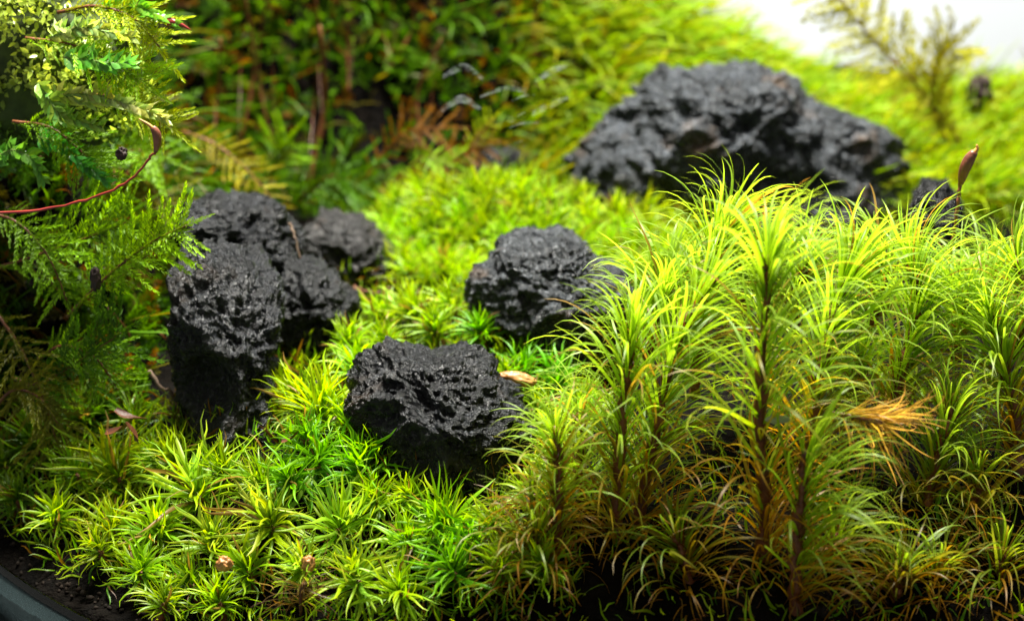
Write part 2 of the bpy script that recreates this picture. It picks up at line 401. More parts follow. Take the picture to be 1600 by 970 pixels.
rock([(262, 405), (290, 383), (345, 386), (380, 403), (418, 440), (436, 490), (425, 535), (402, 562), (430, 590), (432, 635), (408, 700), (350, 725), (305, 700), (290, 640), (276, 570), (264, 480)],
     -3.5, 0.75, 'tall porous black lava rock at left, narrowing to a black lobe in the moss', 12,
     lumps=[(350, 450, 60, 0.22), (330, 572, 42, -0.5), (375, 610, 45, .2), (300, 660, 50, -.3)], rough=0.9, chips=8, tone=(1.5, 1.5, 1.6))
rock([(468, 345), (500, 328), (545, 330), (575, 345), (600, 385), (618, 430), (600, 460), (550, 475), (500, 455), (470, 410)],
     1.0, 0.55, 'small rounded dark lava rock between the domed rock and the yellow-green cushion', 21, lumps=[(520, 430, 40, -0.25)], rough=0.8, tone=(4.2, 3.7, 3.3))
rock([(738, 405), (765, 385), (775, 360), (820, 353), (870, 360), (905, 375), (930, 405), (970, 425), (985, 455), (965, 525), (925, 570), (870, 562), (815, 520), (765, 485), (740, 445)],
     -1.5, 0.8, 'grey black lava rock in the centre with flat lit top, below the cushion', 30,
     lumps=[(830, 375, 40, -0.2), (880, 430, 70, 0.3), (850, 520, 60, -0.35)], rough=0.8, chips=10, tone=(4.6, 4.7, 4.8))
rock([(545, 600), (575, 572), (585, 547), (620, 540), (650, 560), (690, 565), (725, 557), (755, 575), (767, 610), (800, 630), (825, 675), (820, 735), (790, 785), (720, 780), (650, 735), (595, 685), (552, 640)],
     -4.9, 0.8, 'glossy black two-peaked lava rock in front, with brown crumbs on its flank', 41,
     lumps=[(660, 590, 50, -0.3), (620, 620, 50, 0.2), (735, 590, 40, 0.15), (740, 660, 60, 0.25), (700, 740, 60, -0.3)], rough=0.85, chips=14, tone=(1.3, 1.3, 1.35))
rock([(740, 262), (765, 232), (800, 228), (835, 250), (850, 275), (840, 310), (760, 310)], 4.4, 0.5,
     'small dark rock lying deep behind the cushion crest', 52, rough=0.6)
rock([(1425, 310), (1445, 278), (1480, 284), (1503, 320), (1500, 370), (1480, 420), (1430, 410)], 1.0, 0.5,
     'small grey rock half hidden behind the right brown spore capsule', 63, rough=0.6)

# ------------------------------------------------------------------ rosette moss
ROS = []
for k in range(10):
    b = 0.2+0.14*k
    ROS.append(blade(1.0, RS.uniform(0.042, 0.064), b+RS.uniform(-.1, .1), 7, 0.55, RS.uniform(0.25, 0.4), RS.uniform(-0.14, 0.14), RS.uniform(-1.2, 1.2),
                     (0.55, 0.72, 0.5), (1.5, 1.36, 1.7)))
ROS_ME = [quads_mesh('rosette_leaf', V, F, M_ROS, T) for V, F, T in ROS]
GREENS = {'yellow-green': (0.29, 0.45, 0.025), 'pale green': (0.33, 0.50, 0.05), 'vivid green': (0.17, 0.44, 0.015), 'deep green': (0.15, 0.27, 0.02), 'light green': (0.29, 0.50, 0.02)}
ALL_ROS = []
def rosette_mats(n, radius, nrm, rs, upright, ):
    """(blade, matrix, brightness) for the leaves of one star, tip of the shoot at the origin"""
    out = []; B = frame(nrm, [rs.normal(), rs.normal(), 0.1])
    for k in range(n):
        f = (k+0.5)/n; pol = (0.10+1.42*f**0.8)*(1-0.42*upright)+rs.normal()*0.13; az = k*2.39996+rs.normal()*0.28
        dl = np.array([math.sin(pol)*math.cos(az), math.sin(pol)*math.sin(az), math.cos(pol)])
        d = B@dl; outw = B@np.array([math.cos(az), math.sin(az), -0.35])
        curl = outw if rs.rand() > 0.22 else -outw
        L = radius*(0.66+0.40*math.sin(math.pi*min(1, f*0.85+0.12)))*rs.uniform(0.68, 1.2)
        i = int(np.clip(rs.normal(3.5+3.5*f, 2.4), 0, 9))
        w_ = rs.uniform(0.85, 1.35)*(0.75/max(radius, .45))**0.4
        out.append((i, mat4(frame(d, curl)@rotz(rs.normal()*0.35), (L, L*w_, L), -nrm*radius*0.40*f+d*0.03), rs.uniform(0.72, 1.2)))
    return out
def rotz(a): c, s = math.cos(a), math.sin(a); return np.array([[c, -s, 0], [s, c, 0], [0, 0, 1.0]])
def rosette(px, py, rad_px, colour, split, upright=0.2, tilt=None, lift=0.45, seed=None):
    rs = np.random.RandomState(seed if seed is not None else int(px*7+py*13) % 100000)
    g = ground_at(px, py+lift/0.0078*0.5)
    x, y = g[0], g[1]; z = float(height(x, y))+lift*0.8
    depth = (np.array([x, y, z])-CAM)@FWD; R = rad_px*depth*WIDTH/DIST/1600
    nrm = norm(normal_at(x, y)*0.8+np.array([0, -0.16, 0.5])+rs.normal(size=3)*np.array([.22, .16, .05]) if tilt is None else np.array(tilt, float))
    col = np.array(GREENS[colour])*rs.uniform(.74, 1.06)*np.array([rs.uniform(.88, 1.1), 1, 1])
    root = thing('moss_rosette', '', 'moss', (x, y, z), None)
    root['_c'] = colour
    n = rs.randint(70, 100)
    J = Joined(); kk = 0
    for i, M, br in rosette_mats(n, R, nrm, rs, upright):
        c = col*br*np.array([rs.uniform(0.85, 1.2), 1, rs.uniform(0.7, 1.5)])
        if rs.rand() < 0.05: c = np.array([0.3, 0.2, 0.05])*rs.uniform(.4, 1.1)
        kk += 1
        if split and kk % 9 < 4: link('leaf', ROS_ME[i], root, bmat(M), color=c)
        else: J.add(*ROS[i], M, c)
    o = link('foliage', J.mesh('foliage', M_ROS), root); o['kind'] = 'stuff'
    V, F = tube(spline([-nrm*R*0.1, -nrm*R*0.5, -nrm*(lift+0.3)], 5), [0.03, 0.045, 0.05]+[0.05]*2, 5)
    link('stem', quads_mesh('stem', V, F, M_STEM), root)
    ALL_ROS.append((root, px, py, rad_px, colour))
    return root

HERO = [(58, 705, 85, 'deep green', .1), (185, 752, 112, 'yellow-green', .45), (312, 782, 118, 'pale green', .0), (425, 835, 100, 'pale green', .3), (280, 735, 70, 'yellow-green', .6),
        (352, 752, 64, 'yellow-green', .6), (505, 655, 92, 'light green', .7), (470, 640, 76, 'light green', .75), (548, 680, 78, 'light green', .4), (500, 735, 88, 'vivid green', .2), (565, 748, 84, 'vivid green', .3),
        (598, 732, 70, 'light green', .5), (535, 838, 105, 'pale green', .35), (692, 845, 108, 'vivid green', .3), (700, 838, 74, 'light green', .7), (560, 918, 92, 'pale green', .1), (708, 905, 86, 'vivid green', .1),
        (335, 862, 78, 'pale green', .4), (130, 672, 76, 'deep green', .5), (215, 672, 66, 'deep green', .6), (120, 752, 70, 'light green', .3), (250, 845, 74, 'yellow-green', .2), (390, 905, 70, 'light green', .1), (625, 942, 78, 'yellow-green', .2),
        (455, 765, 72, 'vivid green', .3), (640, 862, 66, 'light green', .3), (772, 838, 60, 'yellow-green', .4), (782, 905, 74, 'yellow-green', .3), (835, 785, 60, 'yellow-green', .4), (412, 770, 66, 'yellow-green', .5),
        (300, 925, 62, 'deep green', .2), (475, 905, 60, 'pale green', .2), (10, 740, 60, 'deep green', .3), (640, 795, 48, 'light green', .3), (180, 835, 66, 'yellow-green', .3), (250, 735, 60, 'light green', .4),
        (735, 860, 60, 'vivid green', .4), (590, 800, 66, 'light green', .5), (480, 700, 60, 'vivid green', .5), (850, 905, 70, 'yellow-green', .3), (30, 790, 58, 'deep green', .2), (92, 822, 60, 'light green', .3), (158, 872, 62, 'yellow-green', .2), (225, 905, 62, 'light green', .2), (262, 955, 60, 'yellow-green', .2), (345, 955, 62, 'light green', .3)]
for h in HERO: rosette(h[0], h[1], h[2], h[3], True, h[4])
MID = [(560, 585, 62, 'light green', .4), (600, 505, 58, 'light green', .5), (650, 500, 70, 'yellow-green', .6), (705, 490, 58, 'yellow-green', .5), (752, 530, 52, 'vivid green', .4), (815, 590, 52, 'vivid green', .4),
       (868, 606, 62, 'vivid green', .6), (695, 432, 48, 'light green', .6), (640, 436, 48, 'yellow-green', .4), (545, 545, 50, 'light green', .4), (680, 525, 54, 'light green', .5), (842, 655, 50, 'yellow-green', .5),
       (915, 640, 50, 'light green', .5), (860, 690, 54, 'yellow-green', .5), (728, 470, 40, 'yellow-green', .4), (600, 545, 50, 'yellow-green', .5), (790, 600, 44, 'yellow-green', .3), (920, 660, 50, 'light green', .5)]
for h in MID: rosette(h[0], h[1], h[2], h[3], True, h[4])
# the round cushion behind the middle rock and the low moss to its right: soft focus, leaves not told apart
rsb = np.random.RandomState(77)
BACK = []
for k in range(4000):
    px, py = rsb.uniform(585, 1075), rsb.uniform(285, 440)
    inside = (((px-770)/185)**2+((py-360)/88)**2 < 1) or (930 < px < 1075 and 325 < py < 415)
    if inside and all((px-a)**2+((py-b)*1.6)**2 > 34**2 for a, b in BACK): BACK.append((px, py))
for px, py in BACK:
    c = 'yellow-green' if rsb.rand() < .6 else 'light green'
    rosette(px, py+18, rsb.uniform(42, 56), c, False, rsb.uniform(.45, .8), lift=0.35)

# short moss between the stars -------------------------------------------------------
def in_poly(poly, x, y):
    x = np.asarray(x); y = np.asarray(y); r = np.zeros(x.shape, bool); j = len(poly)-1
    for i in range(len(poly)):
        xi, yi = poly[i]; xj, yj = poly[j]
        r ^= ((yi > y) != (yj > y)) & (x < (xj-xi)*(y-yi)/(yj-yi+1e-12)+xi); j = i
    return r
def scatter(n, test, rs):
    P = []
    while len(P) < n:
        x = rs.uniform(-8, 12, 4000); y = rs.uniform(-9, 9, 4000); z = height(x, y)
        ok = np.hypot(x-CX, y-CY) < RAD-0.35
        q = np.stack([x, y, z], 1)[ok]; a, b = proj_arr(q); q = q[test(a, b, q)]
        P += list(q)
    return P[:n]
def proj_arr(p):
    q = p-CAM; dz = q@FWD; return 800+(q@RGT)/dz*DIST/WIDTH*1600, 485-(q@UPV)/dz*DIST/WIDTH*1600
def carpet():
    rs = np.random.RandomState(4); J = Joined()
    def t(a, b, q): return (a > -40) & (a < 1640) & (b > 260) & (b < 1010) & (q[:, 1] < 5) & ~((a < 290) & (b < 640)) & ~((a < 520) & (b < 430)) & (rs.rand(len(a)) < np.where(a < 900, 1, 0.35))
    for p in scatter(14000, t, rs):
        nrm = norm(normal_at(p[0], p[1])+rs.normal(size=3)*0.6+np.array([0, -0.2, 0.3]))
        L = rs.uniform(0.2, 0.42); i = rs.randint(10)
        c = np.array([(0.19, 0.34, 0.015), (0.27, 0.38, 0.02), (0.10, 0.26, 0.015), (0.17, 0.10, 0.02), (0.08, 0.035, 0.012)][rs.choice(5, p=[.36, .27, .2, .1, .07])])*rs.uniform(0.55, 1.15)
        J.add(*ROS[i], mat4(frame(nrm, rs.normal(size=3)), (L, L*1.5, L), p+np.array([0, 0, rs.uniform(-0.05, 0.1)])), c)
    for (bx, by, rx, ry) in ROCK_BASE:                                      # moss creeping against the stones
        for k in range(190):
            th = rs.uniform(-math.pi, .15) if rs.rand() < .8 else rs.uniform(0, math.pi); f = rs.uniform(.88, 1.12); x = bx+rx*f*math.cos(th); y = by+ry*f*1.05*math.sin(th); z = float(height(x, y))
            d = norm([-.4*math.cos(th)+rs.normal()*.5, -.35*math.sin(th)+rs.normal()*.4-.2, 1]); L = rs.uniform(.22, .5)
            c = np.array([(0.22, 0.36, 0.015), (0.28, 0.38, 0.02), (0.12, 0.26, 0.015), (0.17, 0.09, 0.02)][rs.randint(4)])*rs.uniform(.6, 1.15)
            J.add(*ROS[rs.randint(10)], mat4(frame(d, rs.normal(size=3)), (L, L*1.4, L), (x, y, z+rs.uniform(-.05, .32))), c)
    o = link('moss_carpet', J.mesh('moss_carpet', M_ROS)); o['kind'] = 'stuff'; o['label'] = 'short moss leaves and brown litter filling the gaps between the rosettes'; o['category'] = 'moss'
carpet()

# ------------------------------------------------------------------ fork moss (tall feathery shoots on the right)
FORK = []
for k in range(12):
    b = 0.6+0.17*k
    FORK.append(blade(1.08, RS.uniform(0.025, 0.036), b, 10, 0, 0.12, RS.uniform(-0.03, 0.03), RS.uniform(-1.2, 1.2), (0.7, 0.84, 0.6), (1.2, 1.15, 1.8), early=RS.uniform(1.3, 2.3)))
FORK_ME = [quads_mesh('fork_leaf', V, F, M_FORK, T) for V, F, T in FORK]
FORKS = []
def fork_shoot(path, label, n=120, L=0.8, split=False, secund=0.6, side=1.0, live=0.5, bright=1.0, curly=0.0, yellow=1.0, seed=0, cover=0.12):
    """path: [(px, py, y), ...] from base to tip"""
    n = int(n*(2.3 if split else 1.9)); L = L*1.24; rs = np.random.RandomState(seed); P = spline([at(*p) for p in path], 60)[:56]; P = spline(P[::5], 26); base = P[0].copy()
    root = thing('fork_moss_shoot', label, 'moss', base, 'tall feathery moss shoots')
    T = norm_rows(np.gradient(P, axis=0)); J = Joined()
    Pn = P-base+rs.normal(size=P.shape)*0.018; V, F = tube(Pn, np.linspace(0.075, 0.04, 26)*rs.uniform(.7, 1.3, 26), 8); link('stem', quads_mesh('stem', V, F, M_STEM), root)
    for k in range(150):                                                    # brown felt and old leaf bases along the stem
        i0 = rs.randint(0, 24); d = norm(rs.normal(size=3)+T[i0]*.9); ll = rs.uniform(.12, .3)
        J.add(*FORK[rs.randint(12)], mat4(frame(d, rs.normal(size=3)), (ll, ll*1.6, ll), Pn[i0]+rs.normal(size=3)*.03), np.array((.16, .055, .012))*rs.uniform(.4, 1.3))
    sec = norm(np.array([side, -0.25, 0.1]))
    for k in range(n):
        t = cover+(1-cover)*((k+rs.rand())/n)**1.12; fi = t*25; i0 = min(int(fi), 24); p = P[i0]+(P[i0+1]-P[i0])*(fi-i0); tan = T[i0]
        az = k*2.39996+rs.normal()*0.3; fr = frame(tan, [0.3, -0.9, 0.1]); rad = fr@np.array([math.cos(az), math.sin(az), 0])
        rad = norm(rad+sec*secund*rs.uniform(0.2, 1.2))
        if rad[1] < -0.55 and t < 0.86 and rs.rand() < 0.2: continue
        open_ = (0.24+0.44*min(1, (1-t)*3.0))*rs.uniform(0.7, 1.3)
        d = norm(tan*math.cos(open_)+rad*math.sin(open_))
        curl = norm(rad+sec*0.5*secund+np.array([0, 0, -0.18])+rs.normal(size=3)*0.34)
        if curly: curl = norm(curl+rs.normal(size=3)*curly)
        ll = L*rs.uniform(0.72, 1.2)*(0.8+0.3*math.sin(math.pi*min(1, t)))
        i = int(np.clip(rs.normal(5.5+2.5*(1-t)+4*curly, 2.4), 0, 11))
        old = np.clip((live+.04-t)/max(live, 1e-3)*1.7+rs.normal()*0.34, 0, 1)
        c = np.array((0.295*yellow, 0.445, 0.045))*(1-old)+np.array((0.36, 0.185, 0.02))*old
        if old < 0.3 and rs.rand() < 0.05: c = np.array((0.35, 0.22, 0.04))
        c = c*bright*rs.uniform(0.75, 1.2)
        M = mat4(frame(d, curl), (ll, ll*rs.uniform(0.9, 1.35)*(0.8/L)**0.5, ll), p-base+rad*0.03)
        if split and k % 3 == 0: link('leaf', FORK_ME[i], root, bmat(M), color=c)
        else: J.add(*FORK[i], M, c)
    o = link('foliage', J.mesh('foliage', M_FORK), root); o['kind'] = 'stuff'
    FORKS.append(root); return root

fs = fork_shoot
fs([(1195, 985, -6.6), (1193, 800, -6.7), (1190, 600, -6.8), (1198, 450, -6.8), (1200, 385, -6.7)], 'tallest feathery moss shoot at right, upright dark stem with leaves streaming right', 150, 0.92, True, .75, 1, .5, 1.0, seed=1)
fs([(968, 985, -6.3), (1000, 800, -6.2), (1032, 640, -6.0), (1065, 520, -5.8), (1135, 398, -5.6)], 'feathery moss shoot with thick brown stem curving up to the right', 140, 0.9, True, .5, .7, .5, seed=2)
fs([(955, 975, -6.6), (965, 780, -6.4), (978, 600, -6.2), (992, 478, -6.1)], 'narrow feathery moss shoot at the left edge of the tall tuft, beside the centre rock', 120, 0.85, True, .5, -.6, .45, seed=3)
fs([(1262, 800, -5.6), (1275, 620, -5.4), (1305, 480, -5.2), (1335, 405, -5.0)], 'feathery moss shoot with broad fan top, just right of the tallest shoot', 130, 0.95, True, .5, .8, .35, seed=4)
fs([(1380, 720, -5.2), (1405, 590, -5.0), (1432, 480, -4.8), (1420, 395, -4.6)], 'feathery moss shoot with swept leaves in front of the right spore capsule stalk', 130, 0.9, True, .8, 1, .3, seed=5)
fs([(1590, 760, -5.4), (1580, 620, -5.2), (1560, 540, -5.0), (1540, 470, -5.0)], 'feathery moss shoot with reddish stem at the right edge of the photo', 110, 0.85, True, .4, 1, .4, seed=6)
fs([(1240, 990, -7.2), (1245, 880, -7.3), (1252, 780, -7.3), (1262, 690, -7.3)], 'low dark-stemmed shoot at front with green leaves combed to the right', 70, 0.85, True, 1.3, 1, .3, 1.0, seed=7)
fs([(870, 985, -6.6), (868, 860, -6.7), (872, 740, -6.7), (868, 650, -6.7)], 'short curly moss shoot with golden lower leaves, right of the front rock', 110, 0.62, True, .3, -.5, .75, 1.0, curly=0.5, seed=8)
fs([(1420, 900, -5.8), (1450, 780, -5.8), (1475, 690, -5.7), (1490, 620, -5.6)], 'green moss shoot below the capsule stalk, right of the golden dead tuft', 110, 0.75, True, .4, .8, .45, .85, seed=9)
fs([(1085, 620, -4.4), (1095, 480, -4.2), (1115, 390, -4.0), (1140, 340, -3.8)], 'feathery moss shoot with highest crown tips against the big back rock', 120, 0.85, True, .5, .6, .2, .95, seed=10)
rsf = np.random.RandomState(9)
FILL = [((910, 900), (905, 600), -5.8, 'slim moss shoot beside the front rock, left of the tall tuft'), 
         ((1330, 700), (1350, 520), -4.9, 'short moss shoot in the dark hollow below the fan top'),
        ((1520, 900), (1530, 700), -5.9, 'dark moss shoot at lower right above the black soil'), ((1240, 520), (1262, 372), -4.2, 'moss shoot crown directly behind the tallest shoot'),
        ((1490, 560), (1505, 430), -4.2, 'moss shoot with reddish heart right of the capsule stalk'), ((1590, 560), (1585, 372), -4.4, 'moss shoot crown cut by the right edge of the photo'),
        ((1350, 520), (1375, 372), -3.6, 'moss shoot crown in front of the big rock right end'), ((1010, 560), (1040, 415), -4.6, 'moss shoot crown right of the centre rock'),
        ((1160, 480), (1185, 362), -3.6, 'moss shoot crown behind the curved brown stem'), 
         ((1545, 500), (1550, 395), -3.4, 'moss shoot crown right of the capsule'),
         ((1400, 990), (1415, 850), -7.0, 'dark low shoot at the lower right foreground'),
        ((830, 985), (835, 780), -6.9, 'curly golden moss shoot at the foot of the front rock'), 
        ((1300, 985), (1310, 800), -6.6, 'low moss shoot below the golden dead tuft'), ((1085, 980), (1050, 800), -6.9, 'withered brown shoot at the bottom between the dark stems'),
        ((1560, 985), (1570, 830), -6.6, 'withered shoot at the bottom right corner'), ((1480, 985), (1465, 860), -6.8, 'withered brown shoot on the black soil at lower right')]
for k, (b, tp, y, lb) in enumerate(FILL):
    low = tp[1] > 640
    fs([(b[0], b[1], y), ((b[0]+tp[0])/2+rsf.normal()*10, (b[1]+tp[1])/2, y), (tp[0], tp[1]+25, y)], lb, 75, rsf.uniform(.65, .85), False, rsf.uniform(.3, .8), rsf.choice([-.4, .8, 1]),
       .85 if low else .2, (.9 if tp[1] < 780 else .6) if low else .95, seed=100+k, curly=0.25 if low else 0)

# ------------------------------------------------------------------ feather moss fronds
def leaflet(L, W, cup=0.25):
    V = np.array([(0, 0, 0), (-W/2, L*0.42, cup*W), (0, L, 0.05*L), (W/2, L*0.42, cup*W), (0, L*0.45, 0)], float)
    return V, np.array([(0, 4, 2, 1), (0, 3, 2, 4)])
def branch_arrays(rs, nl=11, lw=0.1):
    nl += 6
    """unit long leafy twig along +Z, flat in the ZY plane, normal +X"""
    Vs, Fs, Ts, n = [], [], [], 0
    for k in range(nl*2+1):
        t = (k//2+0.5*(k % 2))/nl; s = 1 if k % 2 else -1
        if k == nl*2: t, s = 0.97, 0
        L = (0.25-0.09*t)*rs.uniform(.7, 1.35); V, F = leaflet(L, L*rs.uniform(.2, .3))
        a = s*(0.85-0.4*t+rs.normal()*.16) if s else 0; tl = rs.normal()*0.3+0.15
        # leaf plane: long axis in ZY
        ax = np.array([math.sin(tl), math.sin(a)*math.cos(tl), math.cos(a)*math.cos(tl)]); nr = np.array([1, 0, 0])-ax*ax[0]; nr = norm(nr); sd = np.cross(ax, nr)
        W = V[:, 0:1]*sd+V[:, 1:2]*ax+V[:, 2:3]*nr+np.array([0.04*math.sin(t*3), 0, t*0.88])
        Vs.append(W); Fs.append(F+n); n += len(W); Ts.append(np.ones((5, 3))*rs.uniform(.75, 1.15)*np.array([1, 1, 1])*(0.8+0.3*t))
    return np.concatenate(Vs), np.concatenate(Fs), np.concatenate(Ts)
BR = [branch_arrays(np.random.RandomState(k), 8+k % 4) for k in range(6)]
def fine_branch(rs, nl=20):
    V0, F0, T0, n = [], [], [], 0
    for k in range(nl*2+1):
        t = (k//2+0.5*(k % 2))/nl; s_ = 1 if k % 2 else -1
        L = (0.17-0.07*t)*rs.uniform(.75, 1.3); V, F = leaflet(L, L*rs.uniform(.22, .34)); a = s_*(0.8-0.45*t+rs.normal()*.15) if k < nl*2 else 0; tl = rs.normal()*.3+.15
        ax = np.array([math.sin(tl), math.sin(a)*math.cos(tl), math.cos(a)*math.cos(tl)]); nr = norm(np.array([1, 0, 0])-ax*ax[0]); sd = np.cross(ax, nr)
        V0.append(V[:, 0:1]*sd+V[:, 1:2]*ax+V[:, 2:3]*nr+np.array([0.05*math.sin(t*3), 0.05*math.sin(t*2.2), t*0.9])); F0.append(F+n); n += 5; T0.append(np.ones((5, 3))*rs.uniform(.75, 1.2)*(0.8+0.35*t))
    return np.concatenate(V0), np.concatenate(F0), np.concatenate(T0)
FB = [fine_branch(np.random.RandomState(50+k)) for k in range(6)]
BR_ME = [quads_mesh('branch', V, F, M_FROND, T) for V, F, T in FB]
FRONDS = {'golden': (0.40, 0.36, 0.02), 'yellow-green': (0.42, 0.52, 0.025), 'green': (0.20, 0.38, 0.02), 'dark green': (0.08, 0.19, 0.013), 'moss olive': (0.42, 0.42, 0.05), 'olive': (0.16, 0.17, 0.015), 'rust': (0.22, 0.10, 0.015), 'bright green': (0.30, 0.52, 0.025)}
def frond(path, label, colour, nb=11, blen=0.8, split=True, face=(0.1, -0.8, 0.6), seed=0, name='moss_frond', group='feathery moss fronds', cat='moss', fwd=0.75, extra=14):
    rs = np.random.RandomState(seed); P = spline([at(*p) if len(p) == 3 else p for p in path], 20); base = P[0].copy(); T = norm_rows(np.gradient(P, axis=0))
    root = thing(name, label, cat, base, group); col = np.array(FRONDS[colour])
    V, F = tube(P-base, np.linspace(0.024, 0.009, 20), 5); link('stem', quads_mesh('stem', V, F, M_STEM), root); J = Joined()
    nf = norm(face)
    for k in range(nb*2+1):
        t = 0.12+0.86*(k/2)/nb; s = 1 if k % 2 else -1; i0 = min(int(t*19), 18); p = P[i0]+(P[i0+1]-P[i0])*(t*19-i0); tan = T[i0]
        side = norm(np.cross(nf, tan)); d = norm(tan*(fwd+rs.normal()*.1)+side*s*1.0+nf*rs.normal()*0.18) if k < nb*2 else tan
        l = blen*(0.35+0.75*math.sin(math.pi*min(1, 0.18+0.72*(1-t)+0.08)))*rs.uniform(.75, 1.2); i = rs.randint(6)
        M = mat4(frame(d, nf+rs.normal(size=3)*0.2), (l, l*.8, l), p-base); c = col*rs.uniform(.7, 1.25)
        if split: link('branch', BR_ME[i], root, bmat(M), color=c)
        else: J.add(*BR[i], M, c)
    for k in range(extra):
        t = k/extra; i0 = int(t*19); l = blen*0.55; M = mat4(frame(T[i0]+rs.normal(size=3)*(.15 if extra < 20 else .8), nf), (l, l*.7, l), P[i0]-base)
        J.add(*(FB if split else BR)[k % 6], M, col*rs.uniform(.7, 1.1))
    o = link('foliage', J.mesh('foliage', M_FROND), root); o['kind'] = 'stuff'
    return root
fr = frond
fr([(105, 495, -3.4), (170, 430, -3.7), (235, 380, -3.9), (292, 352, -4.0)], 'bright feathery frond reaching right to touch the tall left rock', 'bright green', 19, .58, seed=1)
fr([(-20, 470, -3.4), (30, 540, -3.8), (70, 630, -4.0), (95, 715, -4.1)], 'olive feathery frond drooping down at the left edge', 'olive', 13, .6, seed=2)
fr([(-10, 420, -2.8), (70, 395, -3.0), (140, 370, -3.2), (205, 345, -3.2)], 'dull green frond above the bright one, below the red stalk', 'green', 11, .7, seed=3)
fr([(285, 205, 2.6), (335, 225, 2.4), (385, 265, 2.2), (440, 330, 2.0)], 'golden frond arching down onto the domed left rock', 'golden', 13, .42, seed=4)
fr([(20, 590, -3.6), (60, 600, -3.8), (130, 560, -4.0), (190, 520, -4.0)], 'dark green frond low beside the tall left rock', 'dark green', 10, .7, seed=5)
fr([(150, 360, 0.2), (200, 320, 0.0), (240, 300, -0.1), (285, 330, -.2)], 'olive frond crossing behind the red stalk', 'olive', 10, .6, seed=6)
fr([(100, 300, 0.5), (150, 260, 0.3), (210, 235, 0.2), (262, 250, 0.1)], 'green frond under the round-leaved clump', 'green', 10, .6, seed=7)
fr([(450, 330, 3.6), (480, 300, 3.5), (520, 275, 3.4), (560, 290, 3.3)], 'low deep green frond behind the small rounded rock', 'dark green', 9, .8, seed=8)
fr([(420, 290, 3.5), (430, 250, 3.4), (450, 220, 3.3)], 'short green frond standing behind the golden frond', 'green', 8, .6, seed=9)
fr([(560, 300, 3.8), (600, 240, 3.7), (640, 205, 3.6), (700, 200, 3.5)], 'rusty brown frond left of the dark hollow', 'rust', 9, .5, seed=10)
fr([(620, 285, 3.6), (670, 262, 3.5), (720, 240, 3.4), (770, 225, 3.4)], 'rusty frond lying above the cushion crest', 'rust', 9, .45, seed=11)
fr([(725, 245, 3.4), (745, 215, 3.4), (772, 185, 3.3)], 'yellow-green shoot tip slanting up above the cushion', 'yellow-green', 6, .3, seed=12)
fr([(640, 260, 3.3), (665, 245, 3.2), (700, 255, 3.1)], 'curled green sprig just above the cushion', 'bright green', 6, .4, seed=13)
fr([(1500, 225, 5.0), (1430, 130, 5.0), (1360, 60, 5.0), (1290, -30, 5.0)], 'olive sprig leaning up to the left against the white background', 'moss olive', 13, .85, False, seed=14, fwd=.6, extra=34)
fr([(1485, 230, 5.0), (1455, 160, 5.0), (1465, 100, 5.0), (1490, 70, 5.0)], 'short olive sprig beside the dark knob against the white background', 'moss olive', 9, .7, False, seed=15, extra=26)
fr([(40, 60, -2.9), (110, 70, -3.1), (170, 95, -3.2), (225, 130, -3.2)], 'bright green frond sweeping right across the pale clump', 'bright green', 15, .55, seed=16)
fr([(90, 20, -2.8), (150, 10, -2.9), (210, 30, -3.0), (250, 75, -3.0)], 'yellow-green frond arching over the clump near the top edge', 'yellow-green', 14, .5, seed=17)
fr([(20, 190, -3.0), (80, 200, -3.2), (130, 240, -3.3), (172, 288, -3.3)], 'fresh green frond hanging from the clump above the red stalk', 'green', 14, .5, seed=18)
fr([(120, 150, -2.9), (170, 150, -3.1), (220, 165, -3.2), (268, 200, -3.2)], 'pale yellow-green frond pointing right above the left capsule', 'yellow-green', 14, .45, seed=19)
fr([(-20, 330, -3.0), (30, 350, -3.2), (75, 400, -3.4), (105, 470, -3.5)], 'green frond bending down at the left edge below the red stalk', 'green', 13, .5, seed=20)
fr([(60, 560, -3.6), (100, 540, -3.8), (150, 560, -3.9), (185, 610, -4.0)], 'green frond arching low at left above the dark rosettes', 'green', 12, .5, seed=21)
fr([(-10, 640, -3.9), (20, 610, -4.0), (60, 620, -4.1), (90, 660, -4.2)], 'olive frond low at the left edge above the rosettes', 'olive', 11, .45, seed=22)
# back bank: fronds by the dozen
rsk = np.random.RandomState(21)
def bank_fronds(n, xr, pyr, yr, cols, phr, lenr, blen, sd, dirr, split=False):
    pxs = sorted(xr[0]+(xr[1]-xr[0])*(k+0.5)/n+rsk.normal()*12 for k in range(n))
    for k in range(n):
        px = pxs[k]; py = rsk.uniform(*pyr); y = rsk.uniform(*yr); c = cols[rsk.randint(len(cols))]
        a = rsk.uniform(*dirr); l = rsk.uniform(*lenr); p = at(px, py, y)
        d = np.array([math.cos(a), -0.35, math.sin(a)]); e = np.array([math.cos(a)*1.2, -0.7, math.sin(a)*0.35])
        path = [p, p+d*l*0.5, p+d*l*0.5+e*l*0.5]
        fr(path, phr.format(col=c, k=ORD[k]), c, (11 if split else 9), blen*rsk.uniform(.8, 1.2), split, (rsk.normal()*.2, -.7, .7), sd+k)
ORD = ['first', 'second', 'third', 'fourth', 'fifth', 'sixth', 'seventh', 'eighth', 'ninth', 'tenth', 'eleventh', 'twelfth', 'thirteenth', 'fourteenth', 'fifteenth', 'sixteenth', 'seventeenth', 'eighteenth', 'nineteenth', 'twentieth',
       'twenty-first', 'twenty-second', 'twenty-third', 'twenty-fourth', 'twenty-fifth', 'twenty-sixth', 'twenty-seventh', 'twenty-eighth', 'twenty-ninth', 'thirtieth']
bank_fronds(15, (880, 1420), (60, 130), (6.2, 7.6), ['yellow-green', 'bright green', 'yellow-green'], '{col} frond behind the big rock, upper row, {k} from left', (1.2, 2.0), .95, 300, (0.2, 1.3))
